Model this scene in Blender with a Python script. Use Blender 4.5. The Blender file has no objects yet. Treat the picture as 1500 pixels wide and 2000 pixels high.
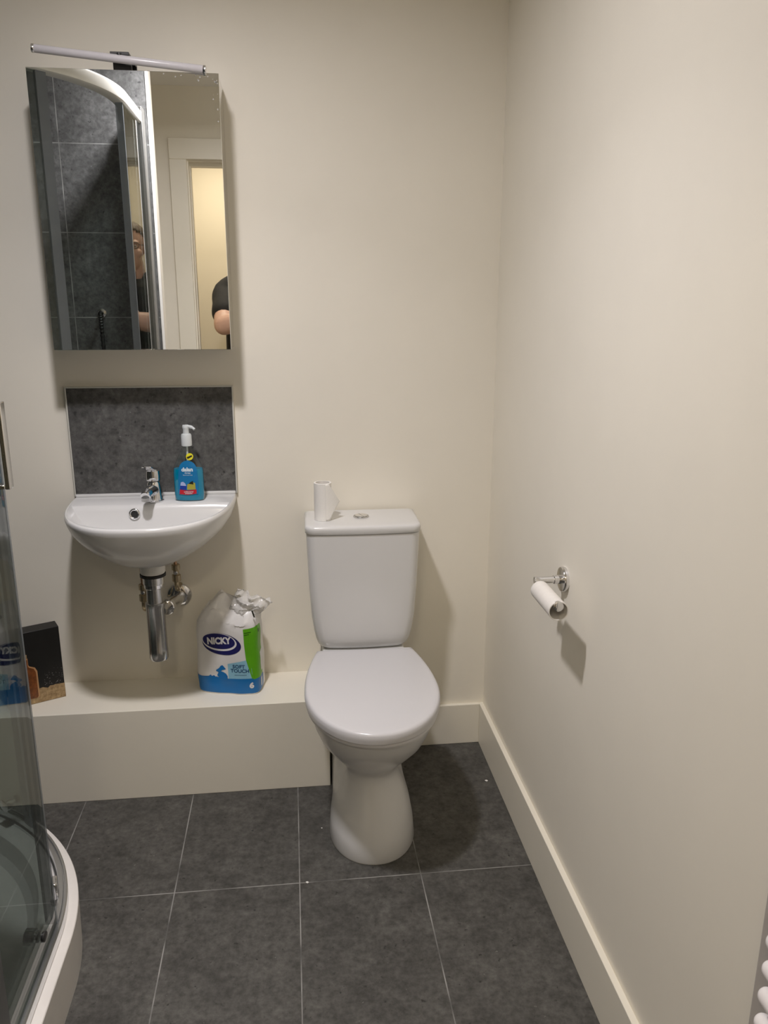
import bpy, bmesh, math, random
from mathutils import Vector, Matrix, noise
random.seed(7)
R = math.radians
PI = math.pi
C = bpy.context.scene.collection
scene = bpy.context.scene

# ------------------------------------------------------------------ camera, world, lights, exposure
CAM = Vector((0.0, -2.26, 1.38))
PITCH, YAW, ROLL = R(14.765), R(6.654), R(0.135)
f_ = Vector((math.sin(YAW)*math.cos(PITCH), math.cos(YAW)*math.cos(PITCH), -math.sin(PITCH)))
r_ = Vector((math.cos(YAW), -math.sin(YAW), 0))
u_ = r_.cross(f_)
cr = math.cos(ROLL)*r_ + math.sin(ROLL)*u_
cu = -math.sin(ROLL)*r_ + math.cos(ROLL)*u_
cd = bpy.data.cameras.new('camera')
cam = bpy.data.objects.new('camera', cd); C.objects.link(cam)
cam.matrix_world = Matrix(((cr.x, cu.x, -f_.x, CAM.x), (cr.y, cu.y, -f_.y, CAM.y), (cr.z, cu.z, -f_.z, CAM.z), (0, 0, 0, 1)))
cd.sensor_fit = 'VERTICAL'; cd.sensor_height = 24.0; cd.lens = 24.0*1550/2000
cd.clip_start = 0.03
scene.camera = cam

w = bpy.data.worlds.new('world'); scene.world = w; w.use_nodes = True
w.node_tree.nodes['Background'].inputs[0].default_value = (0.9, 0.92, 1, 1)
w.node_tree.nodes['Background'].inputs[1].default_value = 0.02

LAMP = Vector((-0.29, -0.975, 2.318))
HALL_LAMP = Vector((-0.35, -2.80, 2.315))
def area(name, loc, size, power, col, spread=180):
    l = bpy.data.lights.new(name, 'AREA'); l.shape = 'DISK'; l.size = size; l.energy = power; l.color = col
    l.spread = R(spread)
    o = bpy.data.objects.new(name, l); C.objects.link(o); o.location = loc
    return o
area('bathroom_downlight_glow', LAMP, 0.12, 11.3, (1.0, 0.955, 0.985), 165)
area('bathroom_downlight_beam', LAMP, 0.12, 4.6, (1.0, 0.955, 0.985), 112)
area('hall_downlight_glow', HALL_LAMP, 0.36, 8.3, (1.0, 0.88, 0.69))

scene.view_settings.view_transform = 'Standard'
scene.view_settings.look = 'None'
scene.view_settings.exposure = 0.0
scene.view_settings.gamma = 1.0
scene.view_settings.use_curve_mapping = False
scene.cycles.max_bounces = 14
scene.cycles.diffuse_bounces = 8
scene.cycles.glossy_bounces = 8
scene.cycles.transparent_max_bounces = 24

# ------------------------------------------------------------------ materials
def srgb(r, g, b):
    f = lambda c: (c/255/12.92) if c/255 <= 0.04045 else ((c/255+0.055)/1.055)**2.4
    return (f(r), f(g), f(b), 1)
class NT:
    def __init__(s, name):
        s.m = bpy.data.materials.new(name); s.m.use_nodes = True
        s.t = s.m.node_tree; s.n = s.t.nodes; s.b = s.n.get('Principled BSDF'); s.out = s.n.get('Material Output')
    def node(s, typ, **kw):
        n = s.n.new(typ)
        for k, v in kw.items(): setattr(n, k, v)
        return n
    def link(s, a, b): s.t.links.new(a, b)
    def noise(s, scale, detail=4, rough=0.6, vec=None):
        n = s.node('ShaderNodeTexNoise'); n.inputs['Scale'].default_value = scale
        n.inputs['Detail'].default_value = detail; n.inputs['Roughness'].default_value = rough
        if vec is not None: s.link(vec, n.inputs['Vector'])
        return n
    def ramp(s, fac, stops):
        r = s.node('ShaderNodeValToRGB'); e = r.color_ramp.elements
        e[0].position, e[0].color = stops[0]; e[1].position, e[1].color = stops[1]
        for p, c in stops[2:]:
            x = e.new(p); x.color = c
        s.link(fac, r.inputs[0]); return r
    def mix(s, fac, a, b, mode='MIX'):
        n = s.node('ShaderNodeMix', data_type='RGBA', blend_type=mode)
        if isinstance(fac, (int, float)): n.inputs[0].default_value = fac
        else: s.link(fac, n.inputs[0])
        for v, i in ((a, 6), (b, 7)):
            if isinstance(v, (tuple, list)): n.inputs[i].default_value = v
            else: s.link(v, n.inputs[i])
        return n.outputs[2]
    def math(s, op, a, b=0.0):
        n = s.node('ShaderNodeMath', operation=op)
        for v, i in ((a, 0), (b, 1)):
            if isinstance(v, (int, float)): n.inputs[i].default_value = v
            else: s.link(v, n.inputs[i])
        return n.outputs[0]
    def bump(s, h, strength, dist=0.002):
        b = s.node('ShaderNodeBump'); b.inputs['Strength'].default_value = strength; b.inputs['Distance'].default_value = dist
        s.link(h, b.inputs['Height']); s.link(b.outputs[0], s.b.inputs['Normal'])
def pm(name, col, rough=0.5, metal=0.0, var=0.03, scale=30, bump=0.0, coat=0.0, **kw):
    t = NT(name)
    tc = t.node('ShaderNodeTexCoord')
    n = t.noise(scale, vec=tc.outputs['Object'])
    dark = tuple(c*(1-var) for c in col[:3])+(1,)
    lite = tuple(min(1, c*(1+var)) for c in col[:3])+(1,)
    rp = t.ramp(n.outputs[0], [(0.3, dark), (0.7, lite)])
    t.link(rp.outputs[0], t.b.inputs['Base Color'])
    t.b.inputs['Roughness'].default_value = rough; t.b.inputs['Metallic'].default_value = metal
    t.b.inputs['Coat Weight'].default_value = coat; t.b.inputs['Coat Roughness'].default_value = 0.05
    for k, v in kw.items(): t.b.inputs[k].default_value = v
    if bump: t.bump(n.outputs[0], bump)
    return t.m
def tile_mat(name, axes, tile, off, grout, base, rough=0.42, spec=0.22):
    t = NT(name)
    tc = t.node('ShaderNodeTexCoord'); sp = t.node('ShaderNodeSeparateXYZ'); t.link(tc.outputs['Object'], sp.inputs[0])
    cb = t.node('ShaderNodeCombineXYZ')
    t.link(t.math('SUBTRACT', sp.outputs[axes[0]], off[0]), cb.inputs[0])
    t.link(t.math('SUBTRACT', sp.outputs[axes[1]], off[1]), cb.inputs[1])
    br = t.node('ShaderNodeTexBrick'); br.offset = 0.0; br.squash = 1.0
    br.inputs['Scale'].default_value = 1; br.inputs['Brick Width'].default_value = tile[0]; br.inputs['Row Height'].default_value = tile[1]
    br.inputs['Mortar Size'].default_value = grout[1]; br.inputs['Mortar Smooth'].default_value = 0.1
    br.inputs['Color1'].default_value = (0.45, 0.45, 0.45, 1); br.inputs['Color2'].default_value = (0.55, 0.55, 0.55, 1)
    t.link(cb.outputs[0], br.inputs['Vector'])
    cloud = t.noise(7, 6, 0.62, tc.outputs['Object'])
    fine = t.noise(70, 5, 0.7, tc.outputs['Object'])
    b = base
    c1 = t.ramp(cloud.outputs[0], [(0.25, tuple(x*0.72 for x in b[:3])+(1,)), (0.8, tuple(x*1.32 for x in b[:3])+(1,))])
    c2 = t.ramp(fine.outputs[0], [(0.3, (0.62, 0.62, 0.62, 1)), (0.72, (1.3, 1.3, 1.29, 1))])
    col = t.mix(1.0, c1.outputs[0], c2.outputs[0], 'MULTIPLY')
    mid = t.noise(24, 4, 0.7, tc.outputs['Object'])
    c3 = t.ramp(mid.outputs[0], [(0.3, (0.72, 0.72, 0.71, 1)), (0.7, (1.26, 1.26, 1.25, 1))])
    col = t.mix(1.0, col, c3.outputs[0], 'MULTIPLY')
    pits = t.noise(62, 3, 0.55, tc.outputs['Object'])
    pr = t.ramp(pits.outputs[0], [(0.655, (0, 0, 0, 1)), (0.72, (1, 1, 1, 1))])
    col = t.mix(pr.outputs[0], col, tuple(x*0.42 for x in b[:3])+(1,))
    sv = t.noise(95, 2, 0.5, tc.outputs['Object'])
    sr = t.ramp(sv.outputs[0], [(0.735, (0, 0, 0, 1)), (0.78, (1, 1, 1, 1))])
    col = t.mix(t.math('MULTIPLY', sr.outputs[0], 0.5), col, tuple(min(1, x*3.2) for x in b[:3])+(1,))
    gn = t.noise(9, 3, 0.5, tc.outputs['Object'])
    gc = t.ramp(gn.outputs[0], [(0.35, tuple(x*0.35 for x in grout[0][:3])+(1,)), (0.6, grout[0])])
    col = t.mix(br.outputs['Fac'], col, gc.outputs[0])
    t.link(col, t.b.inputs['Base Color']); t.b.inputs['Specular IOR Level'].default_value = spec
    rr = t.ramp(fine.outputs[0], [(0.3, (rough-.06,)*3+(1,)), (0.7, (rough+.1,)*3+(1,))])
    t.link(rr.outputs[0], t.b.inputs['Roughness'])
    h = t.math('SUBTRACT', t.math('MULTIPLY', fine.outputs[0], 0.12), br.outputs['Fac'])
    t.bump(h, 0.35, 0.001)
    return t.m
def glass_mat(name, tint, refl=0.9, rough=0.0, base=0.04):
    # thin sheet: tinted clear transmission with a grazing-angle mirror reflection
    t = NT(name); t.n.remove(t.b)
    tr = t.node('ShaderNodeBsdfTransparent'); tr.inputs[0].default_value = tint
    gl = t.node('ShaderNodeBsdfGlossy'); gl.inputs['Roughness'].default_value = rough; gl.inputs[0].default_value = (refl, refl, refl, 1)
    lw = t.node('ShaderNodeLayerWeight'); lw.inputs[0].default_value = 0.5
    f5 = t.math('POWER', lw.outputs['Facing'], 5.0)
    fr = t.math('ADD', t.math('MULTIPLY', f5, 1-base), base)
    mx = t.node('ShaderNodeMixShader'); t.link(fr, mx.inputs[0]); t.link(tr.outputs[0], mx.inputs[1]); t.link(gl.outputs[0], mx.inputs[2])
    t.link(mx.outputs[0], t.out.inputs[0])
    return t.m
def emit_mat(name, col, s):
    t = NT(name); t.b.inputs['Base Color'].default_value = col
    t.b.inputs['Emission Color'].default_value = col; t.b.inputs['Emission Strength'].default_value = s
    return t.m

M = {}
M['paint'] = pm('wall_paint', (0.865, 0.825, 0.725, 1), 0.55, var=0.012, scale=5, bump=0.02)
M['paint_trim'] = pm('satin_trim_paint', (0.865, 0.825, 0.715, 1), 0.4, var=0.01, scale=8)
M['paint_hall'] = pm('hall_paint', (0.80, 0.74, 0.62, 1), 0.6, var=0.012, scale=5)
M['ceiling'] = pm('ceiling_paint', (0.90, 0.885, 0.85, 1), 0.7, var=0.01)
M['floor'] = tile_mat('floor_tile', (0, 1), (0.301, 0.6), (-0.012, -0.593), ((0.32, 0.315, 0.30, 1), 0.0014), (0.092, 0.089, 0.083, 1), 0.5)
M['wtile'] = tile_mat('shower_tile', (0, 2), (0.6, 0.305), (-0.806, 1.934), ((0.5, 0.51, 0.5, 1), 0.0016), (0.15, 0.153, 0.156, 1), 0.36, 0.45)
M['wtile_side'] = tile_mat('shower_tile_side', (1, 2), (0.6, 0.305), (-1.21, 1.934), ((0.5, 0.51, 0.5, 1), 0.0016), (0.15, 0.153, 0.156, 1), 0.36, 0.45)
M['splash'] = tile_mat('splashback_tile', (0, 2), (3.0, 3.0), (-2.0, 0.0), ((0.3, 0.3, 0.3, 1), 0.001), (0.115, 0.114, 0.112, 1), 0.38)
M['white_trim'] = pm('white_plastic_trim', (0.86, 0.85, 0.82, 1), 0.3, var=0.01)
M['edge_grey'] = pm('pale_edge_strip', (0.60, 0.595, 0.54, 1), 0.45, var=0.02)
M['ceramic'] = pm('white_ceramic', (0.685, 0.685, 0.68, 1), 0.22, var=0.006, scale=6, coat=0.12)
M['seat'] = pm('white_seat_plastic', (0.625, 0.62, 0.635, 1), 0.25, var=0.006, scale=6)
M['tray'] = pm('white_acrylic_tray', (0.80, 0.77, 0.73, 1), 0.3, var=0.03, scale=14)
M['chrome'] = pm('chrome', (0.78, 0.78, 0.79, 1), 0.08, 1.0, var=0.02)
M['chrome_dull'] = pm('dull_chrome', (0.62, 0.62, 0.62, 1), 0.22, 1.0, var=0.06)
M['alu'] = pm('silver_aluminium', (0.70, 0.71, 0.72, 1), 0.28, 1.0, var=0.03)
M['steel'] = pm('brushed_steel', (0.72, 0.71, 0.68, 1), 0.12, 1.0, var=0.02)
M['header'] = pm('white_header_rail', (0.80, 0.80, 0.76, 1), 0.25, 0.25, var=0.02)
M['mirror'] = None
M['brass'] = pm('tarnished_brass', (0.50, 0.42, 0.29, 1), 0.28, 1.0, var=0.12)
M['copper'] = pm('copper_pipe', (0.55, 0.34, 0.22, 1), 0.3, 1.0, var=0.12)
M['black'] = pm('black_rubber', (0.012, 0.012, 0.012, 1), 0.5, var=0.1)
M['darkplastic'] = pm('dark_plastic', (0.035, 0.035, 0.035, 1), 0.35, var=0.1)
M['boss'] = pm('white_plastic', (0.74, 0.73, 0.69, 1), 0.35, var=0.01)
M['lamp_tube'] = pm('unlit_lamp_diffuser', (0.66, 0.64, 0.67, 1), 0.25, var=0.02)
M['profile'] = pm('grey_aluminium', (0.30, 0.305, 0.30, 1), 0.3, 0.9, var=0.04)
M['glass'] = glass_mat('shower_glass', (0.765, 0.80, 0.785, 1), 0.78)
M['seal'] = pm('grey_blue_seal', (0.24, 0.27, 0.30, 1), 0.3, var=0.03, Alpha=0.6)
M['bottle_clear'] = glass_mat('clear_bottle_plastic', (0.93, 0.96, 0.95, 1), 0.8, 0.05)
M['paper'] = pm('white_paper', (0.84, 0.825, 0.79, 1), 0.9, var=0.015, scale=200, bump=0.15)
M['card'] = pm('cardboard_core', (0.78, 0.755, 0.715, 1), 0.85, var=0.03, scale=60)
M['radiator'] = pm('white_enamel', (0.86, 0.83, 0.83, 1), 0.25, var=0.01)
M['rad_grey'] = pm('grey_metal', (0.46, 0.43, 0.40, 1), 0.4, var=0.02)
M['skin'] = pm('skin', (0.72, 0.47, 0.38, 1), 0.5, var=0.06, scale=18)
M['hair'] = pm('brown_hair', (0.09, 0.055, 0.03, 1), 0.6, var=0.3, scale=60)
M['shirt'] = pm('black_cotton', (0.018, 0.019, 0.022, 1), 0.85, var=0.15, scale=40, bump=0.2)
M['trousers'] = pm('dark_trousers', (0.02, 0.022, 0.025, 1), 0.85, var=0.15, scale=40)
M['shoe'] = pm('dark_shoe', (0.03, 0.028, 0.027, 1), 0.5, var=0.1)
M['eye'] = pm('eye_white', (0.75, 0.73, 0.7, 1), 0.2, var=0.01)
M['lip'] = pm('lips', (0.5, 0.24, 0.2, 1), 0.5, var=0.05)
M['phone'] = pm('phone_body', (0.03, 0.03, 0.035, 1), 0.25, var=0.05)
M['screen'] = pm('phone_screen', (0.02, 0.02, 0.02, 1), 0.1, var=0.02)
def mirror_mat():
    t = NT('mirror_silver'); t.b.inputs['Base Color'].default_value = (0.90, 0.91, 0.89, 1)
    t.b.inputs['Metallic'].default_value = 1.0
    tc = t.node('ShaderNodeTexCoord'); n = t.noise(60, 2, 0.5, tc.outputs['Object'])
    rp = t.ramp(n.outputs[0], [(0.3, (0.0, 0.0, 0.0, 1)), (0.9, (0.02, 0.02, 0.02, 1))])
    t.link(rp.outputs[0], t.b.inputs['Roughness'])
    return t.m
M['mirror'] = mirror_mat()
M['fleck'] = pm('grey_white_fleck', (0.5, 0.49, 0.46, 1), 0.8)
def flat(name, r, g, b, rough=0.45): return pm(name, srgb(r, g, b), rough, var=0.03, scale=25)
M['pk_white'] = pm('white_wrapper_film', (0.76, 0.75, 0.74, 1), 0.28, var=0.03, scale=16, bump=0.25)
M['pk_navy'] = flat('navy_print', 28, 28, 92, 0.35)
M['pk_blue'] = flat('blue_print', 0, 108, 178, 0.35)
M['pk_green'] = flat('green_print', 92, 168, 20, 0.35)
M['pk_sky'] = flat('pale_blue_print', 140, 190, 212, 0.35)
M['pk_text'] = flat('white_print', 226, 226, 228, 0.35)
M['pk_grey'] = flat('dark_blue_text', 40, 80, 120, 0.4)
M['pk_dgreen'] = flat('dark_green_text', 40, 90, 15, 0.4)
M['film'] = pm('clear_wrapper_film', (0.80, 0.79, 0.77, 1), 0.18, var=0.05, scale=20, Alpha=0.5)
M['soap'] = pm('blue_soap', (0.0, 0.25, 0.43, 1), 0.12, var=0.03)
M['lbl_blue'] = flat('blue_label', 0, 112, 168)
M['lbl_white'] = flat('white_label_print', 215, 228, 235)
M['lbl_royal'] = flat('royal_blue_print', 15, 50, 150)
M['lbl_red'] = flat('red_print', 190, 20, 40)
M['lbl_yel'] = flat('yellow_sticker', 222, 215, 40)
M['lbl_olive'] = flat('olive_print', 168, 160, 60)
M['lbl_lilac'] = flat('lilac_print', 170, 180, 220)
M['lbl_black'] = flat('black_print', 22, 26, 10)
M['pump'] = pm('translucent_white_pump', (0.66, 0.70, 0.71, 1), 0.3, var=0.02)
M['box_black'] = pm('black_card', (0.005, 0.005, 0.005, 1), 0.45, var=0.4, scale=25)
def sand_mat():
    t = NT('sandy_print'); tc = t.node('ShaderNodeTexCoord')
    n = t.noise(90, 5, 0.7, tc.outputs['Object'])
    r = t.ramp(n.outputs[0], [(0.3, srgb(120, 92, 55)), (0.7, srgb(196, 168, 124))])
    t.link(r.outputs[0], t.b.inputs['Base Color']); t.b.inputs['Roughness'].default_value = 0.35
    return t.m
M['sand'] = sand_mat()
M['amber'] = pm('amber_print', srgb(118, 66, 28), 0.3, var=0.5, scale=70)
M['amber_edge'] = flat('pale_amber_print', 190, 145, 100)
M['rock'] = pm('grey_rock_print', (0.13, 0.12, 0.12, 1), 0.35, var=0.9, scale=160)

# ------------------------------------------------------------------ mesh helpers
OFF = {}      # world offset subtracted from the vertices of a thing's parts
def meta(o, label=None, cat=None, group=None, kind=None):
    if label: o['label'] = label
    if cat: o['category'] = cat
    if group: o['group'] = group
    if kind: o['kind'] = kind
    return o
def thing(name, loc, label, cat, rot=0.0, local=False, group=None):
    o = bpy.data.objects.new(name, None); C.objects.link(o); o.location = loc; o.rotation_euler = (0, 0, rot)
    o.empty_display_size = 0.05
    OFF[o] = Vector((0, 0, 0)) if local else Vector(loc)
    return meta(o, label, cat, group)
def obj(name, bm, mat, parent=None, loc=None, smooth=35, bevel=0, seg=2, sub=0):
    if isinstance(bm, bpy.types.Mesh): me = bm
    else:
        bmesh.ops.recalc_face_normals(bm, faces=bm.faces)
        me = bpy.data.meshes.new(name); bm.to_mesh(me); bm.free()
    off = OFF[parent] if parent is not None else (Vector(loc) if loc is not None else Vector((0, 0, 0)))
    if off.length > 0: me.transform(Matrix.Translation(-off))
    me.materials.clear(); me.materials.append(mat)
    if smooth:
        me.polygons.foreach_set('use_smooth', [True]*len(me.polygons))
        if smooth < 180: me.set_sharp_from_angle(angle=R(smooth))
    o = bpy.data.objects.new(name, me); C.objects.link(o)
    if parent is not None:
        o.parent = parent; OFF[o] = off
    elif loc is not None: o.location = loc; OFF[o] = off
    if bevel:
        b = o.modifiers.new('bevel', 'BEVEL'); b.width = bevel; b.segments = seg; b.limit_method = 'ANGLE'; b.angle_limit = R(40)
        b.harden_normals = False
    if sub:
        s = o.modifiers.new('sub', 'SUBSURF'); s.levels = sub; s.render_levels = sub
    return o
def B(): return bmesh.new()
def box(bm, x0, x1, y0, y1, z0, z1, mx=None):
    vs = [bm.verts.new((x, y, z)) for z in (z0, z1) for y in (y0, y1) for x in (x0, x1)]
    for f in ((0, 2, 3, 1), (4, 5, 7, 6), (0, 1, 5, 4), (2, 6, 7, 3), (0, 4, 6, 2), (1, 3, 7, 5)):
        bm.faces.new([vs[i] for i in f])
    if mx is not None:
        for v in vs: v.co = mx @ v.co
    return vs
def bbox(*a, **k):
    bm = B(); box(bm, *a, **k); return bm
def loft(bm, rings, closed=True, caps=(True, True)):
    vr = [[bm.verts.new(p) for p in r] for r in rings]
    n = len(rings[0])
    for a, b in zip(vr, vr[1:]):
        for i in range(n if closed else n-1):
            j = (i+1) % n
            bm.faces.new((a[i], a[j], b[j], b[i]))
    if caps[0]: bm.faces.new(list(reversed(vr[0])))
    if caps[1]: bm.faces.new(vr[-1])
    return vr
def frame(d):
    d = d.normalized(); a = Vector((0, 0, 1)) if abs(d.z) < 0.9 else Vector((1, 0, 0))
    x = d.cross(a).normalized(); y = x.cross(d).normalized(); return x, y
def tube(bm, pts, rad, n=20, caps=(True, True)):
    pts = [Vector(p) for p in pts]
    rad = rad if isinstance(rad, (list, tuple)) else [rad]*len(pts)
    rings = []; x = None
    for i, p in enumerate(pts):
        d = (pts[min(i+1, len(pts)-1)] - pts[max(i-1, 0)]).normalized()
        if x is None: x, y = frame(d)
        else:
            x = (x - d*x.dot(d)).normalized(); y = x.cross(d).normalized()
        rings.append([p + rad[i]*(math.cos(2*PI*k/n)*x + math.sin(2*PI*k/n)*y) for k in range(n)])
    loft(bm, rings, True, caps); return bm
def lathe(bm, prof, o=(0, 0, 0), axis=(0, 0, 1), n=40, caps=(True, True)):
    o = Vector(o); d = Vector(axis).normalized(); x, y = frame(d)
    rings = [[o + d*h + r*(math.cos(2*PI*k/n)*x + math.sin(2*PI*k/n)*y) for k in range(n)] for r, h in prof]
    loft(bm, rings, True, caps); return bm
def pipe(bm, o, axis, r_out, r_in, length, n=40, lip=0.0004):
    prof = [(r_in, 0), (r_out-lip, 0), (r_out, lip), (r_out, length-lip), (r_out-lip, length), (r_in, length), (r_in, 0)]
    o = Vector(o); d = Vector(axis).normalized(); x, y = frame(d)
    rings = [[o + d*h + r*(math.cos(2*PI*k/n)*x + math.sin(2*PI*k/n)*y) for k in range(n)] for r, h in prof]
    loft(bm, rings, True, (False, False)); bmesh.ops.remove_doubles(bm, verts=bm.verts, dist=1e-6); return bm
def sweep(bm, path, prof, closed_prof=True):
    # path: list of (x, y, nx, ny); prof: list of (offset along n, z)
    rings = [[(x+nx*o, y+ny*o, z) for o, z in prof] for x, y, nx, ny in path]
    loft(bm, rings, closed_prof, (True, True)); return bm
def sell(a, b, n, k, N):
    t = 2*PI*k/N; c, s = math.cos(t), math.sin(t)
    return (a*math.copysign(abs(c)**(2/n), c), b*math.copysign(abs(s)**(2/n), s))
def spline(pts, n=8):
    pts = [Vector(p) for p in pts]; out = []
    P = [pts[0]]+pts+[pts[-1]]
    for i in range(1, len(P)-2):
        for k in range(n):
            t = k/n; a, b, c, d = P[i-1], P[i], P[i+1], P[i+2]
            out.append(0.5*((2*b)+(c-a)*t+(2*a-5*b+4*c-d)*t*t+(3*b-a-3*c+d)*t*t*t))
    out.append(pts[-1]); return out
def poly2d(pts):
    bm = B(); f = bm.faces.new([bm.verts.new((x, y, 0)) for x, y in pts]); bmesh.ops.triangulate(bm, faces=[f]); return bm
def text2d(body, size, cx, cy, bold=0.0, rot=0.0, sx=1.0, shear=0.0):
    cu_ = bpy.data.curves.new('t', 'FONT'); cu_.body = body; cu_.size = size; cu_.align_x = 'CENTER'; cu_.align_y = 'CENTER'
    cu_.offset = bold; cu_.shear = shear; cu_.resolution_u = 4
    o = bpy.data.objects.new('t', cu_); C.objects.link(o)
    bpy.context.view_layer.update()
    dg = bpy.context.evaluated_depsgraph_get()
    me = bpy.data.meshes.new_from_object(o.evaluated_get(dg))
    bpy.data.objects.remove(o); bpy.data.curves.remove(cu_)
    bm = B(); bm.from_mesh(me); bpy.data.meshes.remove(me)
    c, s = math.cos(rot), math.sin(rot)
    for v in bm.verts:
        x, y = v.co.x*sx, v.co.y
        v.co = (cx+c*x-s*y, cy+s*x+c*y, 0)
    return bm
def merge2d(*bms):
    a = bms[0]
    for b in bms[1:]:
        me = bpy.data.meshes.new('m'); b.to_mesh(me); b.free(); a.from_mesh(me); bpy.data.meshes.remove(me)
    return a
def ell2d(cx, cy, a, b, rot=0, N=48):
    c, s = math.cos(rot), math.sin(rot)
    return [(cx+c*a*math.cos(2*PI*k/N)-s*b*math.sin(2*PI*k/N), cy+s*a*math.cos(2*PI*k/N)+c*b*math.sin(2*PI*k/N)) for k in range(N)]
def wrap(bm, fn, off, step=0.006):
    # cut a flat print into small cells, then lay it on a surface fn(u, v, off)
    if step:
        xs = [v.co.x for v in bm.verts]; ys = [v.co.y for v in bm.verts]
        for ax, lo, hi in ((0, min(xs), max(xs)), (1, min(ys), max(ys))):
            k = math.ceil(lo/step)
            while k*step < hi:
                co = [0, 0, 0]; no = [0, 0, 0]; co[ax] = k*step; no[ax] = 1
                bmesh.ops.bisect_plane(bm, geom=bm.verts[:]+bm.edges[:]+bm.faces[:], plane_co=co, plane_no=no); k += 1
    for v in bm.verts: v.co = fn(v.co.x, v.co.y, off)
    return bm

# ------------------------------------------------------------------ setting
XR, YB, ZC = 0.587, 0.006, 2.33
XL = -1.38
YD = -2.05                # bathroom face of the door wall
def struct(name, bm, m, bevel=0, smooth=0):
    return meta(obj(name, bm, m, None, None, smooth, bevel), kind='structure')
struct('floor', bbox(-1.6, 1.7, -3.6, 0.1, -0.05, 0.0), M['floor'])
struct('ceiling', bbox(-1.6, 1.7, -3.6, 0.1, ZC, ZC+0.05), M['ceiling'])
struct('wall_back', bbox(XL-0.1, XR+0.1, YB, YB+0.1, 0, ZC), M['paint'])
struct('wall_right', bbox(XR, XR+0.1, YD, YB, 0, ZC), M['paint'])
struct('wall_left', bbox(XL-0.1, XL, -1.31, YB, 0, ZC), M['wtile_side'])
XP = -0.486               # end of the tiled shower partition
bm = B(); box(bm, XL-0.1, XP-0.004, -1.222, -1.212, 0, ZC)
struct('wall_shower', bm, M['wtile'])
struct('wall_partition', bbox(XL-0.1, XP, -1.322, -1.222, 0, ZC), M['paint'])
struct('wall_side', bbox(XL-0.1, XL, YD, -1.322, 0, ZC), M['paint'])
DX0, DX1, DZ = -0.452, 0.322, 2.019
bm = B(); box(bm, XL-0.1, DX0, YD-0.1, YD, 0, ZC); box(bm, DX1, XR+0.1, YD-0.1, YD, 0, ZC); box(bm, DX0, DX1, YD-0.1, YD, DZ, ZC)
struct('wall_front', bm, M['paint'])
bm = B()
AW = 0.079
box(bm, DX0-AW, DX0, YD, YD+0.018, 0, DZ); box(bm, DX1, DX1+AW, YD, YD+0.018, 0, DZ); box(bm, DX0-AW, DX1+AW, YD, YD+0.018, DZ, DZ+AW+0.012)
struct('trim_1', bm, M['paint_trim'], bevel=0.003)
bm = B()
box(bm, DX0, DX0+0.006, YD-0.1, YD-0.004, 0, DZ); box(bm, DX1-0.006, DX1, YD-0.1, YD-0.004, 0, DZ); box(bm, DX0+0.006, DX1-0.006, YD-0.1, YD-0.004, DZ-0.006, DZ)
box(bm, DX0+0.006, DX0+0.010, YD-0.1, YD-0.05, 0, DZ-0.006); box(bm, DX1-0.010, DX1-0.006, YD-0.1, YD-0.05, 0, DZ-0.006); box(bm, DX0+0.010, DX1-0.010, YD-0.1, YD-0.05, DZ-0.020, DZ-0.006)
struct('trim_2', bm, M['paint_trim'])
struct('trim_3', bbox(XP-0.003, XP+0.007, -1.226, -1.208, 0, ZC), M['white_trim'], bevel=0.002)
struct('wall_hall_back', bbox(-1.6, 1.7, -3.45, -3.35, 0, ZC), M['paint_hall'])
struct('wall_hall_left', bbox(-1.6, -1.5, -3.35, YD-0.1, 0, ZC), M['paint_hall'])
struct('wall_hall_right', bbox(1.6, 1.7, -3.35, YD-0.1, 0, ZC), M['paint_hall'])
struct('wall_hall_front', merge2d(bbox(-1.6, DX0-AW, YD-0.11, YD-0.1, 0, ZC), bbox(DX1+AW, 1.7, YD-0.11, YD-0.1, 0, ZC)), M['paint_hall'])
LZ, LY, LX = 0.277, -0.193, 0.084
struct('wall_ledge', bbox(XL, LX, LY, YB, 0, LZ), M['paint_trim'], bevel=0.0015)
SK = 0.137
bm = B(); box(bm, LX, XR-0.014, YB-0.013, YB, 0, SK); struct('baseboard_back', bm, M['paint_trim'], bevel=0.0015)
bm = B(); box(bm, XR-0.014, XR, YD+0.018, YB, 0, SK); struct('baseboard_right', bm, M['paint_trim'], bevel=0.0015)

# downlights in the ceilings
def downlight(loc, r, label, mat, ring):
    t = thing('ceiling_downlight', (loc[0], loc[1], ZC), label, 'light', group=None)
    bm = B(); pipe(bm, (loc[0], loc[1], ZC-0.008), (0, 0, 1), r+0.018, r, 0.008); obj('trim_ring', bm, ring, t)
    bm = B(); lathe(bm, [(r, 0), (r, 0.003)], (loc[0], loc[1], ZC-0.004)); obj('lamp_lens', bm, mat, t)
M['lens'] = emit_mat('lit_lens', (1.0, 0.93, 0.83, 1), 20.0)
M['lens_warm'] = emit_mat('lit_lens_warm', (1.0, 0.85, 0.62, 1), 6.0)
downlight(LAMP, 0.045, 'round recessed downlight in the ceiling above the bathroom floor', M['lens'], M['white_trim'])
downlight(HALL_LAMP, 0.185, 'wide warm round lamp in the ceiling of the hall outside the door', M['lens_warm'], M['white_trim'])

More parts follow.
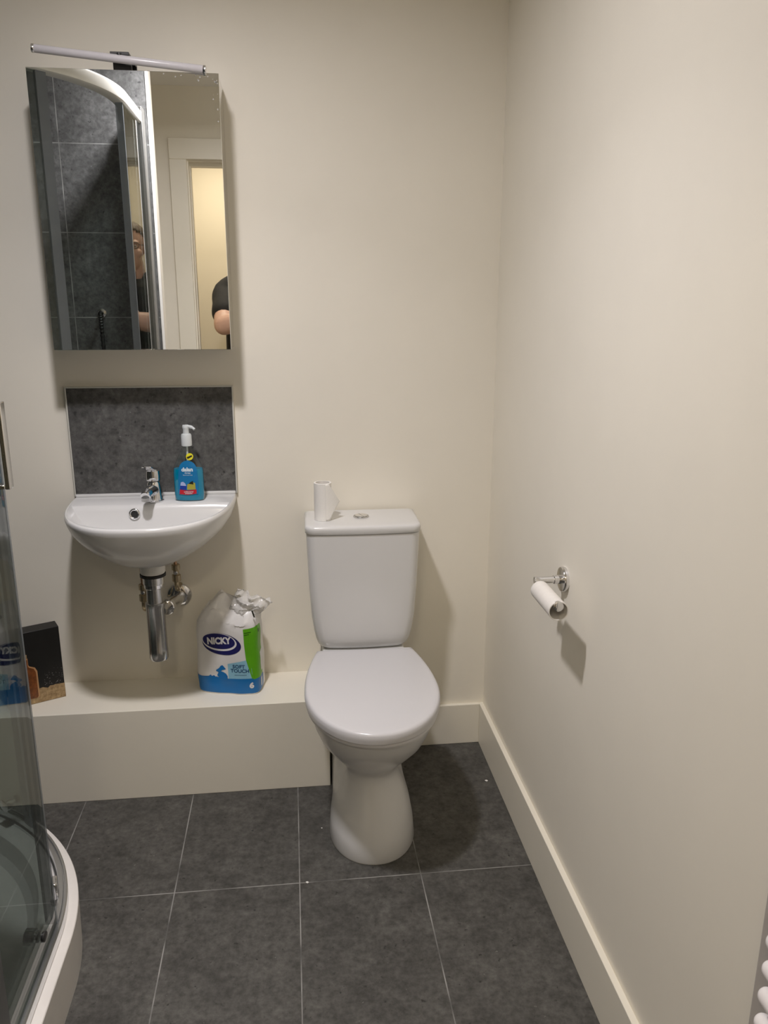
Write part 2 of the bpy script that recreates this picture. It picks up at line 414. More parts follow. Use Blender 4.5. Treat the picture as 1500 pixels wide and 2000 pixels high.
# ------------------------------------------------------------------ splashback
t = thing('splashback', (-0.3865, YB, 0.858), 'dark grey stone tile splashback on the wall above the basin', 'splashback')
SX0, SX1, SZ0, SZ1 = -0.609, -0.165, 0.850, 1.153
obj('tile', bbox(SX0, SX1, -0.004, YB, SZ0, SZ1), M['splash'], t, bevel=0.001)
bm = B(); box(bm, SX0-0.0042, SX0, -0.0045, YB, SZ0, SZ1+0.004); box(bm, SX1, SX1+0.0042, -0.0045, YB, SZ0, SZ1+0.004); box(bm, SX0, SX1, -0.0045, YB, SZ1, SZ1+0.004)
o = obj('edge_trim', bm, M['edge_grey'], t, bevel=0.001); o['label'] = 'pale edge strip'

# ------------------------------------------------------------------ mirror cabinet
MD = -0.13
t = thing('mirror_cabinet', (-0.372, YB, 1.262), 'tall mirrored wall cabinet hanging above the basin', 'cabinet')
MX0, MX1, MZ0, MZ1 = -0.5935, -0.1515, 1.262, 1.909
obj('body', bbox(MX0+0.001, MX1-0.001, -0.106, YB, MZ0+0.001, MZ1-0.001), M['steel'], t, bevel=0.001)
MROT = 0.0
bm = B(); box(bm, MX0, MX1, -0.022, 0, MZ0, MZ1)
mx = Matrix.Translation((MX1, -0.1078, 0)) @ Matrix.Rotation(MROT, 4, 'Z') @ Matrix.Translation((-MX1, 0, 0))
bmesh.ops.transform(bm, matrix=mx, verts=bm.verts)
door = obj('mirror_door', bm, M['mirror'], t, bevel=0.0008, smooth=0)
rng = random.Random(3)
for k in range(20):
    if k < 11: x, z = rng.uniform(MX1-0.13, MX1-0.01), MZ1-abs(rng.gauss(0, 0.008))-0.003
    else: x, z = MX1-abs(rng.gauss(0, 0.006))-0.003, rng.uniform(MZ1-0.11, MZ1-0.005)
    q_ = rng.uniform(0.0007, 0.0019)
    bm = B(); p = ell2d(x, z, q_, q_*rng.uniform(0.6, 1.5), rng.uniform(0, 3), 9)
    f = bm.faces.new([bm.verts.new((a, -0.02205, b)) for a, b in p])
    ret = bmesh.ops.extrude_face_region(bm, geom=[f]); bmesh.ops.translate(bm, vec=(0, -0.0004, 0), verts=[v for v in ret['geom'] if isinstance(v, bmesh.types.BMVert)])
    bmesh.ops.transform(bm, matrix=mx, verts=bm.verts)
    obj('paint_fleck', bm, M['fleck'], door, smooth=0)

# bar lamp over the mirror
t = thing('mirror_light', (-0.378, -0.03, MZ1), 'slim unlit bar lamp tilted over the mirror cabinet', 'lamp')
A_, B_ = Vector((-0.574, -0.137, 1.9465)), Vector((-0.180, -0.137, 1.9135))
ax = (B_-A_).normalized(); L_ = (B_-A_).length
bm = B(); lathe(bm, [(0.0085, 0.006), (0.009, 0.007), (0.009, L_-0.007), (0.0085, L_-0.006)], A_, ax, 24); obj('tube', bm, M['lamp_tube'], t)
for s in (0, 1):
    bm = B(); lathe(bm, [(0.008, 0), (0.0097, 0.001), (0.0097, 0.006), (0.009, 0.007)], A_ if s == 0 else B_, ax if s == 0 else -ax, 24); obj('end_cap', bm, M['chrome'], t)
bm = B(); box(bm, -0.399, -0.356, -0.108, -0.102, MZ1+0.0003, MZ1+0.034); box(bm, -0.399, -0.356, -0.137, -0.030, MZ1+0.030, MZ1+0.037); box(bm, -0.399, -0.356, -0.09, -0.03, MZ1+0.0003, MZ1+0.004); box(bm, -0.399, -0.356, -0.036, -0.030, MZ1, MZ1+0.034)
o = obj('bracket', bm, M['darkplastic'], t, bevel=0.001); o['label'] = 'dark metal bracket'
bm = B(); tube(bm, [(-0.378, -0.137, 1.929), (-0.378, -0.137, MZ1+0.033)], 0.006, 14); obj('stem', bm, M['darkplastic'], t)

# ------------------------------------------------------------------ wash basin
BX = -0.3885
t = thing('wash_basin', (BX, YB, 0.70), 'small white rounded wash basin fixed to the wall', 'basin')
HW, PJ = 0.2235, 0.362
def dring(w_, yb, yf, z, n=2.6, N=60, cx=BX, flat_=9, zb=None):
    # half super-ellipse in front, straight back edge
    pts = []
    for k in range(N+1):
        a = PI*k/N; c, s = math.cos(a), math.sin(a)
        pts.append((cx+w_*math.copysign(abs(c)**(2/n), c), yb+(yf-yb)*abs(s)**(2/n), z))
    for k in range(1, flat_):
        pts.append((cx-w_+2*w_*k/flat_, yb, z if zb is None else zb))
    return pts
rings = []
for z, s, yb, yf in ((0.700, 0.10, -0.12, -0.19), (0.703, 0.24, -0.09, -0.215), (0.712, 0.40, -0.05, -0.245), (0.730, 0.58, -0.02, -0.278), (0.752, 0.74, YB, -0.305), (0.780, 0.875, YB, -0.331), (0.805, 0.955, YB, -0.348), (0.825, 0.988, YB, -0.357), (0.838, 1.0, YB, -0.362), (0.845, 0.998, YB, -0.361), (0.8485, 0.988, YB, -0.357)):
    rings.append(dring(HW*s, yb, yf, z))
rings.append(dring(HW*0.970, 0.0, -0.351, 0.8485))
rings.append(dring(HW*0.945, -0.094, -0.346, 0.8465, 2.15))
rings.append(dring(HW*0.925, -0.100, -0.341, 0.8425, 2.15))
rings.append(dring(HW*0.89, -0.106, -0.332, 0.830, 2.1))
rings.append(dring(HW*0.79, -0.116, -0.316, 0.795, 2.05))
rings.append(dring(HW*0.62, -0.128, -0.285, 0.762, 2.0))
rings.append(dring(HW*0.35, -0.142, -0.235, 0.744, 2.0))
rings.append(dring(HW*0.14, -0.150, -0.195, 0.740, 2.0))
bm = B(); loft(bm, rings)
basin = obj('bowl', bm, M['ceramic'], t, smooth=50)
bm = B(); box(bm, BX-HW*0.995, BX+HW*0.995, -0.007, YB, 0.8478, 0.857); obj('back_ridge', bm, M['ceramic'], t, bevel=0.003, seg=3)
ov = Vector((-0.432, -0.1105, 0.823)); on = Vector((0, -0.97, 0.24)).normalized()
bm = B(); tb = [(0.0122+0.0032*math.cos(2*PI*k/12), 0.0012+0.0030*math.sin(2*PI*k/12)) for k in range(13)]; lathe(bm, tb, ov, on, 36, (False, False)); bmesh.ops.remove_doubles(bm, verts=bm.verts, dist=1e-6); o = obj('overflow_ring', bm, M['chrome'], t); o['label'] = 'chrome overflow ring'
bm = B(); lathe(bm, [(0.0092, 0), (0.0092, 0.0015)], ov-on*0.001, on, 24); obj('overflow_hole', bm, M['black'], t)
bm = B(); lathe(bm, [(0.031, 0), (0.031, 0.004), (0.022, 0.006), (0.006, 0.004)], (BX, -0.172, 0.740)); obj('waste_ring', bm, M['chrome'], t)
TX, TY = BX+0.001, -0.155
bm = B(); lathe(bm, [(0.036, 0.712), (0.034, 0.70), (0.0335, 0.672), (0.032, 0.669)], (TX, TY, 0), n=40); obj('waste_boss', bm, M['boss'], t)

# ------------------------------------------------------------------ bottle trap below the basin
t = thing('bottle_trap', (TX, TY, 0.415), 'chrome bottle trap hanging under the basin', 'trap')
bm = B(); lathe(bm, [(0.030, 0.6685), (0.0345, 0.6675), (0.0345, 0.6605), (0.030, 0.6595)], (TX, TY, 0)); obj('rubber_seal', bm, M['black'], t)
bm = B(); lathe(bm, [(0.0285, 0.6595), (0.0285, 0.640), (0.026, 0.6385), (0.0215, 0.637), (0.0215, 0.57)], (TX, TY, 0)); obj('waste_pipe', bm, M['chrome_dull'], t)
bm = B(); lathe(bm, [(0.0245, 0.640), (0.0263, 0.638), (0.0263, 0.628), (0.0245, 0.626)], (TX, TY, 0), n=16); obj('collar_nut', bm, M['chrome'], t)
bm = B(); lathe(bm, [(0.0225, 0.585), (0.0262, 0.583), (0.0262, 0.570), (0.0254, 0.568), (0.0254, 0.446), (0.0260, 0.4445), (0.0260, 0.420), (0.024, 0.4155), (0.02, 0.415)], (TX, TY, 0)); obj('bottle', bm, M['chrome_dull'], t)
ex = Vector((-0.344, YB, 0.543)); sx_ = Vector((TX+0.012, TY, 0.556))
bm = B(); tube(bm, spline([sx_, sx_+(ex-sx_)*0.4+Vector((0, 0, 0.002)), ex+Vector((0, -0.04, 0)), ex], 6), 0.0165, 24); obj('outlet_pipe', bm, M['chrome_dull'], t)
bm = B(); lathe(bm, [(0.021, 0.030), (0.023, 0.028), (0.023, 0.012), (0.021, 0.010)], sx_+Vector((0.008, 0.028, -0.004)), (ex-sx_), n=24); obj('outlet_nut', bm, M['chrome'], t)
bm = B(); lathe(bm, [(0.017, 0.014), (0.024, 0.0135), (0.034, 0.007), (0.036, 0.002), (0.036, 0)], ex, (0, -1, 0)); obj('wall_flange', bm, M['chrome'], t)

# ------------------------------------------------------------------ supply pipes with valves
def supply(x, y, z_top, z_valve, label):
    t = thing('supply_valve', (x, y, z_valve), label, 'valve')
    bm = B(); tube(bm, spline([(x+0.004, y, z_top), (x-0.002, y, z_top-0.03), (x, y, z_valve+0.045)], 6), 0.0045, 14); obj('copper_tail', bm, M['copper'], t)
    bm = B(); lathe(bm, [(0.010, 0.046), (0.012, 0.044), (0.012, 0.030), (0.008, 0.028), (0.008, 0.016), (0.0125, 0.014), (0.0125, -0.004), (0.0095, -0.006)], (x, y, z_valve), n=12); obj('valve_body', bm, M['brass'], t, smooth=20)
    bm = B(); lathe(bm, [(0.006, 0), (0.006, 0.010), (0.004, 0.012)], (x, y, z_valve+0.022), (0, -1, 0), n=16); obj('valve_screw', bm, M['chrome_dull'], t)
    bm = B(); tube(bm, spline([(x, y, z_valve-0.004), (x, y, z_valve-0.022), (x, y+0.018, z_valve-0.036), (x, YB, z_valve-0.037)], 6), 0.0072, 16); obj('copper_pipe', bm, M['brass'], t)
supply(-0.341, -0.055, 0.718, 0.612, 'brass isolating valve on the copper pipe right of the trap')
supply(-0.433, -0.072, 0.712, 0.562, 'brass isolating valve half hidden behind the left of the trap')

# ------------------------------------------------------------------ basin tap
TPX, TPY, TPZ = -0.384, -0.062, 0.8475
t = thing('basin_tap', (TPX, TPY, TPZ), 'chrome mixer tap at the back of the basin', 'tap')
bm = B(); lathe(bm, [(0.0255, 0), (0.0255, 0.003), (0.0240, 0.0045), (0.0225, 0.018), (0.0205, 0.040), (0.0195, 0.052), (0.017, 0.056)], (TPX, TPY, TPZ)); obj('body', bm, M['chrome'], t)
bm = B(); tube(bm, spline([(TPX, TPY, TPZ+0.030), (TPX-0.003, TPY-0.03, TPZ+0.036), (TPX-0.008, TPY-0.065, TPZ+0.036), (TPX-0.010, TPY-0.080, TPZ+0.030)], 6), [0.016]*7+[0.0145]*6+[0.0135]*6, 22); sp_ = obj('spout', bm, M['chrome'], t)
bm = B(); lathe(bm, [(0.0125, 0), (0.0125, -0.010), (0.0105, -0.011), (0.0105, -0.006), (0.004, -0.006)], (TPX-0.010, TPY-0.073, TPZ+0.027)); obj('aerator', bm, M['chrome_dull'], sp_)
bm = B(); lathe(bm, [(0.0175, 0.057), (0.0205, 0.059), (0.0215, 0.072), (0.0200, 0.086), (0.014, 0.092), (0.004, 0.093)], (TPX, TPY, TPZ)); hd = obj('handle_cap', bm, M['chrome'], t)
bm = B()
lv = []
for q, (yy, zz, ww, th) in enumerate(((0.012, 0.088, 0.016, 0.012), (-0.02, 0.094, 0.0165, 0.011), (-0.045, 0.101, 0.0155, 0.008), (-0.062, 0.107, 0.013, 0.006), (-0.066, 0.108, 0.010, 0.005))):
    rr = []
    for k in range(20):
        a, b = sell(ww, th/2, 3.2, k, 20); rr.append((TPX-0.002+a+yy*0.06, TPY+yy, TPZ+zz+b))
    lv.append(rr)
loft(bm, lv); obj('lever', bm, M['chrome'], hd, smooth=60)

# ------------------------------------------------------------------ soap dispenser bottle (local frame)
SO = Vector((-0.2885, -0.060, 0.8475))
t = thing('soap_bottle', SO, 'blue liquid soap pump bottle standing on the back of the basin', 'bottle', R(-4), local=True)
PROF = [(0, .0375, .0185), (.003, .040, .0205), (.02, .0412, .0215), (.05, .0415, .0215), (.085, .0412, .0212), (.098, .0375, .0195), (.115, .0295, .0168), (.130, .022, .0145), (.143, .0155, .0125), (.150, .0125, .0118), (.156, .0118, .0115)]
def prof(z):
    for (z0, a0, b0), (z1, a1, b1) in zip(PROF, PROF[1:]):
        if z <= z1:
            q = (z-z0)/(z1-z0) if z1 > z0 else 0; q = max(0, q); return a0+(a1-a0)*q, b0+(b1-b0)*q
    return PROF[-1][1:]
def brings(zs, inset=0.0):
    out = []
    for z in zs:
        a, b = prof(z); out.append([Vector((*sell(a-inset, b-inset, 2.5, k, 40), z)) for k in range(40)])
    return out
bm = B(); loft(bm, brings([p[0] for p in PROF])); obj('bottle', bm, M['bottle_clear'], t, smooth=60)
bm = B(); loft(bm, brings([.002, .004, .02, .05, .080, .0895], 0.0012)); obj('liquid', bm, M['soap'], t, smooth=60)
def bsurf(x, z, off):
    a, b = prof(z); q = max(0.0, 1-(abs(x)/a)**2.5)
    return Vector((x, -(b*q**(1/2.5))-off, z))
def dec(name, bm, m, parent, fn, off, step=0.006):
    return obj(name, wrap(bm, fn, off, step), m, parent, smooth=0)
lab = [(-.026, .020), (.027, .020), (.029, .06), (.027, .088)]+[(.002+.0245*math.cos(q*PI/12), .088+.026*math.sin(q*PI/12)) for q in range(0, 13)]+[(-.0255, .06)]
label_ = dec('label', poly2d(lab), M['lbl_blue'], t, bsurf, .0006)
dec('brand_text', text2d('dalan', .0150, .001, .0895, .0006), M['lbl_white'], label_, bsurf, .0011, .004)
dec('small_text', merge2d(text2d('therapy', .0052, .002, .0805, .0001), text2d('liquid hand soap', .0040, .002, .0745)), M['lbl_white'], label_, bsurf, .0011, .004)
dec('picture', merge2d(poly2d([(-.022, .034), (-.004, .033), (-.003, .044), (-.020, .045)])), M['lbl_royal'], label_, bsurf, .0010)
dec('picture', merge2d(poly2d([(-.020, .045), (-.004, .044), (-.006, .051), (-.012, .056), (-.018, .054)])), M['lbl_lilac'], label_, bsurf, .0010)
dec('picture', merge2d(poly2d([(-.002, .033), (.021, .034), (.0205, .052), (.012, .055), (-.001, .048)])), M['lbl_olive'], label_, bsurf, .0010)
dec('picture', merge2d(poly2d([(.003, .050), (.016, .048), (.015, .058), (.008, .055)])), M['lbl_black'], label_, bsurf, .0012)
red = [(-.024, .021), (.0, .019), (.023, .022), (.023, .034), (.0, .031), (-.022, .034)]
dec('red_banner', poly2d(red), M['lbl_red'], label_, bsurf, .0012)
dec('banner_text', merge2d(text2d('antibacterial', .0052, .002, .0275, .0001), text2d('protection', .0046, .002, .0232, .0001)), M['lbl_white'], label_, bsurf, .0016, .004)
stk = dec('round_sticker', poly2d(ell2d(.0085, .1245, .0095, .0095, 0, 28)), M['lbl_yel'], t, bsurf, .0010, .003)
dec('sticker_mark', merge2d(poly2d([(.001, .1235), (.0145, .1285), (.0158, .1245), (.0035, .1185)])), M['lbl_black'], stk, bsurf, .0014, .003)
bm = B(); lathe(bm, [(.0118, .152), (.0142, .153), (.0145, .158), (.0142, .181), (.0125, .185), (.009, .186)], n=28); obj('collar', bm, M['pump'], t)
bm = B(); lathe(bm, [(.0085, .186), (.0080, .197), (.0088, .200), (.0095, .2035), (.0075, .2085), (.003, .210)], n=24)
hd = obj('pump_head', bm, M['pump'], t)
bm = B(); tube(bm, spline([(-.007, 0, .2045), (.006, -.002, .2055), (.017, -.004, .2035), (.0245, -.006, .198)], 5), [.0052]*6+[.0045]*5+[.0036]*5, 14); obj('nozzle', bm, M['pump'], hd)
bm = B(); lathe(bm, [(.0030, .012), (.0030, .152)], n=12); obj('dip_tube', bm, M['pump'], t)

# ------------------------------------------------------------------ toilet roll pack (local frame)
PK = Vector((-0.197, -0.072, LZ))
t = thing('toilet_roll_pack', PK, 'part-used plastic pack of white toilet rolls standing on the ledge', 'pack', R(-13), local=True)
PA, PB, PN, NP = 0.0925, 0.052, 4.4, 120
basep = [Vector((*sell(PA, PB, PN, k, NP*8), 0)) for k in range(NP*8)]
# arc length table starting at the front centre, going to +x
start = min(range(NP*8), key=lambda k: abs(basep[k].x)+(0 if basep[k].y < 0 else 9))
seq = [basep[(start+k) % (NP*8)] for k in range(NP*8+1)]
cum = [0.0]
for a, b in zip(seq, seq[1:]): cum.append(cum[-1]+(b-a).length)
PER = cum[-1]
import bisect
def around(u):
    u = u % PER; i = min(len(cum)-2, max(0, bisect.bisect_right(cum, u)-1))
    q = (u-cum[i])/max(1e-9, cum[i+1]-cum[i]); return seq[i].lerp(seq[i+1], q)
HB = 0.213
def pscale(z):
    if z < 0.012: return 0.955+0.045*math.sin(min(1, z/0.012)*PI/2)
    return 1.0+0.014*math.sin((z-0.012)/0.2*2*PI)-0.05*max(0, (z-0.18)/0.035)**2
def psurf(u, z, off):
    p = around(u); s = pscale(z)
    n = Vector((p.x/PA, p.y/PB, 0)); n = Vector((math.copysign(abs(n.x)**(PN-1), n.x)/PA, math.copysign(abs(n.y)**(PN-1), n.y)/PB, 0)).normalized()
    wob = 0.0022*noise.noise(Vector((p.x*28, p.y*28, z*24)))
    return Vector((p.x*s, p.y*s, z))+n*(wob+off)
rings = []
zs = [0.0, 0.002, 0.005, 0.009, 0.014]+[0.02+0.00965*k for k in range(21)]
for z in zs: rings.append([psurf(PER*k/NP, z, 0) for k in range(NP)])
def ridge(x):
    q = (x+PA)/(2*PA)
    return 0.036+0.046*math.exp(-((q-0.22)/0.20)**2)+0.018*math.exp(-((q-0.80)/0.22)**2)
last = rings[-1]
for j in range(1, 17):
    q = j/16; rr = []
    for p in last:
        tx = 0.62*p.x+0.020; ty = 0.010*noise.noise(Vector((p.x*30, 1.7, 0)))+0.004
        e = q**1.25; h = ridge(p.x)
        x = p.x+(tx-p.x)*e; y = p.y+(ty-p.y)*e
        z = HB+h*math.sin(q*PI/2)**0.9
        am = 0.017*math.sin(q*PI)**0.5
        v = Vector((x*24, y*26, z*26))
        nz = noise.noise(v)+0.8*(abs(noise.noise(v*2.1+Vector((3, 1, 7))))-0.25)+0.5*(abs(noise.noise(v*4.3))-0.25)
        rr.append(Vector((x+am*0.4*nz, y+am*0.7*nz, z+am*nz)))
    rings.append(rr)
bm = B(); loft(bm, rings)
pack = obj('wrapper', bm, M['pk_white'], t, smooth=40)
# clear gathered film at the top right
bm = B(); NU, NV = 26, 16; g = []
for i in range(NU+1):
    row = []
    for j in range(NV+1):
        u, v = i/NU, j/NV
        base = Vector((0.006+0.088*u, -0.014-0.020*math.sin(u*PI), 0.252-0.014*u))
        d = Vector((0.026+0.018*u, 0.010, 0.062-0.018*u))
        nz = noise.noise(Vector((u*5.5, v*4.5, 1.2))); n2 = noise.noise(Vector((u*11, v*9, 4.1)))
        row.append(bm.verts.new(base+d*v+Vector((0.004*n2, 0.026*nz+0.010*n2, 0.006*n2))*(0.35+0.65*v)))
    g.append(row)
for i in range(NU):
    for j in range(NV): bm.faces.new((g[i][j], g[i+1][j], g[i+1][j+1], g[i][j+1]))
fl = obj('clear_film', bm, M['film'], t, smooth=25); fl['label'] = 'crumpled clear film'
sm = fl.modifiers.new('solid', 'SOLIDIFY'); sm.thickness = 0.0004
bm = B(); v4 = [bm.verts.new(p) for p in ((0.0810, -0.0475, 0.2615), (0.0850, -0.0475, 0.2630), (0.0910, -0.0475, 0.2430), (0.0870, -0.0475, 0.2415))]; bm.faces.new(v4)
o = obj('print_mark', bm, M['lbl_black'], fl, smooth=0); sm = o.modifiers.new('solid', 'SOLIDIFY'); sm.thickness = 0.0005
band = [(-.145, .004), (.134, .004), (.134, .050), (.095, .054), (.075, .053), (.006, .051), (-.022, .051)]
band += [(-.027, .056), (-.031, .0545), (-.036, .059), (-.042, .056), (-.046, .0605), (-.051, .056), (-.056, .0525), (-.075, .054), (-.12, .058), (-.145, .058)]
dec('blue_band', poly2d(band), M['pk_blue'], pack, psurf, .0007)
rab = [(-.026, .034), (.001, .034), (.001, .043), (-.002, .049), (-.008, .053), (-.0125, .054), (-.0105, .0575), (-.006, .059), (-.002, .0605), (-.0075, .0615), (-.0125, .0605), (-.0095, .066), (-.0085, .0705), (-.0125, .069), (-.0165, .0625), (-.0185, .061), (-.0225, .0575), (-.023, .055), (-.0195, .053), (-.018, .0505), (-.0205, .046), (-.0205, .042), (-.0175, .040), (-.022, .0375)]
rab = [(.0045+(x-.001)*1.40, .048+(z_-.034)*1.22) for x, z_ in rab]
dec('rabbit_mark', poly2d(rab), M['pk_blue'], pack, psurf, .0010)
grn = [(.074, .053), (.080, .050), (.100, .052), (.126, .054), (.127, .128), (.1285, .207), (.100, .2105), (.056, .2045), (.057, .16), (.060, .11)]
gp = dec('green_panel', poly2d(grn), M['pk_green'], pack, psurf, .0009)
for pt_ in ([(.058, .194), (.078, .197), (.078, .195), (.058, .192)], [(.058, .188), (.072, .190), (.072, .188), (.058, .186)], [(.102, .200), (.112, .199), (.112, .188), (.102, .190)]):
    dec('panel_mark', poly2d(pt_), M['pk_dgreen'], gp, psurf, .0013)
dec('white_panel', poly2d([(.112, .066), (.130, .064), (.130, .132), (.108, .124), (.110, .092)]), M['pk_text'], pack, psurf, .0013)
sky = [(.007, .051), (.076, .053), (.073, .108), (.062, .110), (.006, .097)]
sp_ = dec('pale_panel', poly2d(sky), M['pk_sky'], pack, psurf, .0008)
dec('product_text', merge2d(text2d('SOFT', .0150, .038, .0895, .0004), text2d('TOUCH', .0150, .041, .0765, .0004), poly2d([(.025, .064), (.060, .065), (.060, .064), (.025, .063)])), M['pk_grey'], sp_, psurf, .0016, .004)
dec('count_text', text2d('6', .024, .073, .030, .0014), M['pk_text'], pack, psurf, .0014, .004)
dec('side_label', poly2d([(.108, .018), (.118, .018), (.118, .046), (.108, .045)]), M['pk_text'], pack, psurf, .0013)
lo = dec('logo', poly2d(ell2d(-.010, .1575, .0585, .0325, R(-7))), M['pk_navy'], pack, psurf, .0009)
dec('logo_ring', poly2d(ell2d(-.0160, .1635, .0520, .0268, R(-5))), M['pk_text'], lo, psurf, .0013)
dec('logo_field', poly2d(ell2d(-.0175, .1658, .0485, .0233, R(-5))), M['pk_navy'], lo, psurf, .0017)
dec('logo_text', text2d('NICKY', .0270, -.0175, .1665, .0014, R(3), 0.86), M['pk_text'], lo, psurf, .0022, .004)

# ------------------------------------------------------------------ dark gift box on the ledge (local frame)
BXO = Vector((-0.7205, -0.1075, LZ))
t = thing('gift_box', BXO, 'black printed card box with a sandy base standing on the ledge beside the shower', 'box', R(26.5), local=True)
BW, BD, BH = 0.055, 0.048, 0.218
BL = -0.098
obj('carton', bbox(BL, BW, 0, BD, 0, BH), M['box_black'], t, bevel=0.001)
car = t.children[0]
def bx(u, z, off): return Vector((u, -off, z))
edge = [(BL, 0.001), (BW, 0.001), (BW, .044)]
rg = random.Random(5)
for k in range(22): edge.append((BW-(k+0.5)*((BW-BL)/22), .043-0.00*k+rg.uniform(-.003, .003)))
edge.append((BL, .043))
dec('sand_print', poly2d(edge), M['sand'], car, bx, .0004, 0)
side = [(0, .001), (BD, .001), (BD, .044), (0, .044)]
dec('sand_print', poly2d(side), M['sand'], car, lambda u, z, off: Vector((BW+off, u, z)), .0004, 0)
bot = [(-.054, .018), (-.004, .018), (-.001, .024), (-.001, .098), (-.006, .110), (-.020, .117), (-.0225, .122), (-.0225, .142), (-.0355, .142), (-.0355, .122), (-.038, .117), (-.052, .110), (-.054, .100)]
bot = [(x-.012, z) for x, z in bot]
bp = dec('bottle_print', poly2d(bot), M['amber_edge'], car, bx, .0008, 0)
dec('bottle_print', poly2d([(-.041+(x+.041)*0.86, .018+(z-.018)*0.965) for x, z in bot]), M['amber'], bp, bx, .0012, 0)
dec('cork_print', poly2d([(-.046, .1425), (-.036, .1425), (-.0355, .153), (-.0465, .153)]), M['sand'], car, bx, .0008, 0)
bm = None
for k in range(70):
    x, z = rg.uniform(0.003, .052), .046+abs(rg.gauss(0, .028)); s = rg.uniform(.0004, .0016)
    if z > .115: continue
    p = poly2d(ell2d(x, z, s, s*rg.uniform(.4, 1.2), rg.uniform(0, 3), 7)); bm = p if bm is None else merge2d(bm, p)
dec('rock_print', bm, M['rock'], car, bx, .0006, 0)

# ------------------------------------------------------------------ toilet (local frame, faces -y)
TO = Vector((0.189, YB, 0))
t = thing('toilet', TO, 'white close-coupled toilet with its lid closed', 'toilet', R(-0.6), local=True)
def pan_ring(z, wf, yc, yf, wr, yr, ym_, n=2.1):
    pts = []
    N = 36
    for k in range(N+1):                      # front half, +x to -x
        a = PI*k/N; c, s = math.cos(a), math.sin(a)
        pts.append((wf*math.copysign(abs(c)**(2/n), c), yc+(yf-yc)*abs(s)**(2/n), z))
    K = 10
    for k in range(1, K+1):                   # left side to the rear
        q = k/K; e = q*q*(3-2*q); pts.append((-(wf+(wr-wf)*e), yc+(ym_-yc)*q, z))
    pts.append((-wr, (ym_+yr)/2, z)); pts.append((-wr*0.96, yr, z)); pts.append((-wr*0.4, yr, z)); pts.append((wr*0.4, yr, z)); pts.append((wr*0.96, yr, z)); pts.append((wr, (ym_+yr)/2, z))
    for k in range(K, 0, -1):
        q = k/K; e = q*q*(3-2*q); pts.append((wf+(wr-wf)*e, yc+(ym_-yc)*q, z))
    return pts
rings = [pan_ring(*a) for a in (
    (0.000, .112, -.410, -.556, .097, -.10, -.27), (0.004, .1135, -.410, -.558, .098, -.10, -.27), (0.05, .110, -.405, -.549, .097, -.10, -.27),
    (0.10, .101, -.398, -.528, .096, -.09, -.27), (0.145, .084, -.392, -.500, .093, -.08, -.27), (0.175, .073, -.388, -.484, .092, -.07, -.27),
    (0.195, .071, -.387, -.479, .092, -.06, -.27), (0.207, .073, -.389, -.483, .092, -.05, -.27), (0.23, .086, -.396, -.505, .095, -.04, -.26), (0.27, .112, -.408, -.553, .103, -.03, -.25),
    (0.31, .136, -.416, -.597, .110, -.02, -.24), (0.345, .149, -.420, -.624, .117, -.015, -.22), (0.372, .156, -.421, -.636, .122, -.015, -.21),
    (0.388, .159, -.421, -.641, .124, -.015, -.20), (0.3935, .156, -.421, -.638, .122, -.017, -.20))]
bm = B(); loft(bm, rings)
obj('pan', bm, M['ceramic'], t, smooth=60)
bm = B(); box(bm, -.118, .118, -.19, -.012, .400, .418); obj('cistern_platform', bm, M['ceramic'], t, bevel=0.006, seg=3)
def lid_ring(z, grow, N=44):
    pts = []; wm, yc, yf, wr, yr = .1715+grow, -.425, -.662-grow, .136+grow, -.196+grow*0.5
    for k in range(N+1):
        a = PI*k/N; c, s = math.cos(a), math.sin(a)
        pts.append((wm*math.copysign(abs(c)**(2/2.05), c), yc+(yf-yc)*abs(s)**(2/2.05), z))
    K = 14
    for k in range(1, K+1):
        q = k/K; pts.append((-(wm-(wm-wr)*q**1.9), yc+(yr-yc)*q, z))
    for k in range(1, 8): pts.append((-wr+2*wr*k/8, yr, z))
    for k in range(K, 0, -1):
        q = k/K; pts.append((wm-(wm-wr)*q**1.9, yc+(yr-yc)*q, z))
    return pts
bm = B(); loft(bm, [lid_ring(.3940, -.008), lid_ring(.3950, -.0030), lid_ring(.4020, -.0022), lid_ring(.4032, -.004)]); obj('seat', bm, M['seat'], t, smooth=40)
bm = B(); loft(bm, [lid_ring(.4036, -.003), lid_ring(.4042, -.0006), lid_ring(.415, .0008), lid_ring(.4255, .0002), lid_ring(.4295, -.0025), lid_ring(.4315, -.006), lid_ring(.4322, -.012), lid_ring(.4325, -.03), lid_ring(.4328, -.07)]); obj('seat_lid', bm, M['seat'], t, smooth=60)
for s in (-1, 1):
    bm = B(); lathe(bm, [(.008, -.022), (.009, -.02), (.009, .02), (.008, .022)], (s*.075, -.190, .414), (1, 0, 0), 20); obj('hinge', bm, M['chrome'], t)
def cis_ring(z, w_, yf, yb=-.012, bow=.008, rc=.026, N=7):
    pts = []
    def arc(cx, cy, a0, a1, r):
        for k in range(N+1):
            a = a0+(a1-a0)*k/N; pts.append((cx+r*math.cos(a), cy+r*math.sin(a)))
    arc(w_-rc, yb-.006, 0, PI/2, .006) if False else None
    pts.append((w_, (yf+yb)/2)); pts.append((w_, yb-.004)); pts.append((w_-.004, yb))
    for k in range(1, 6): pts.append((w_-2*w_*k/6, yb))
    pts.append((-w_+.004, yb)); pts.append((-w_, yb-.004)); pts.append((-w_, (yf+yb)/2))
    arc(-w_+rc, yf+rc, PI, PI*1.5, rc)
    for k in range(1, 10): pts.append((-w_+rc+(2*w_-2*rc)*k/10, yf))
    arc(w_-rc, yf+rc, PI*1.5, 2*PI, rc)
    return [(x, y-(bow*(1-(x/w_)**2) if y < -.06 else 0), z) for x, y in pts]
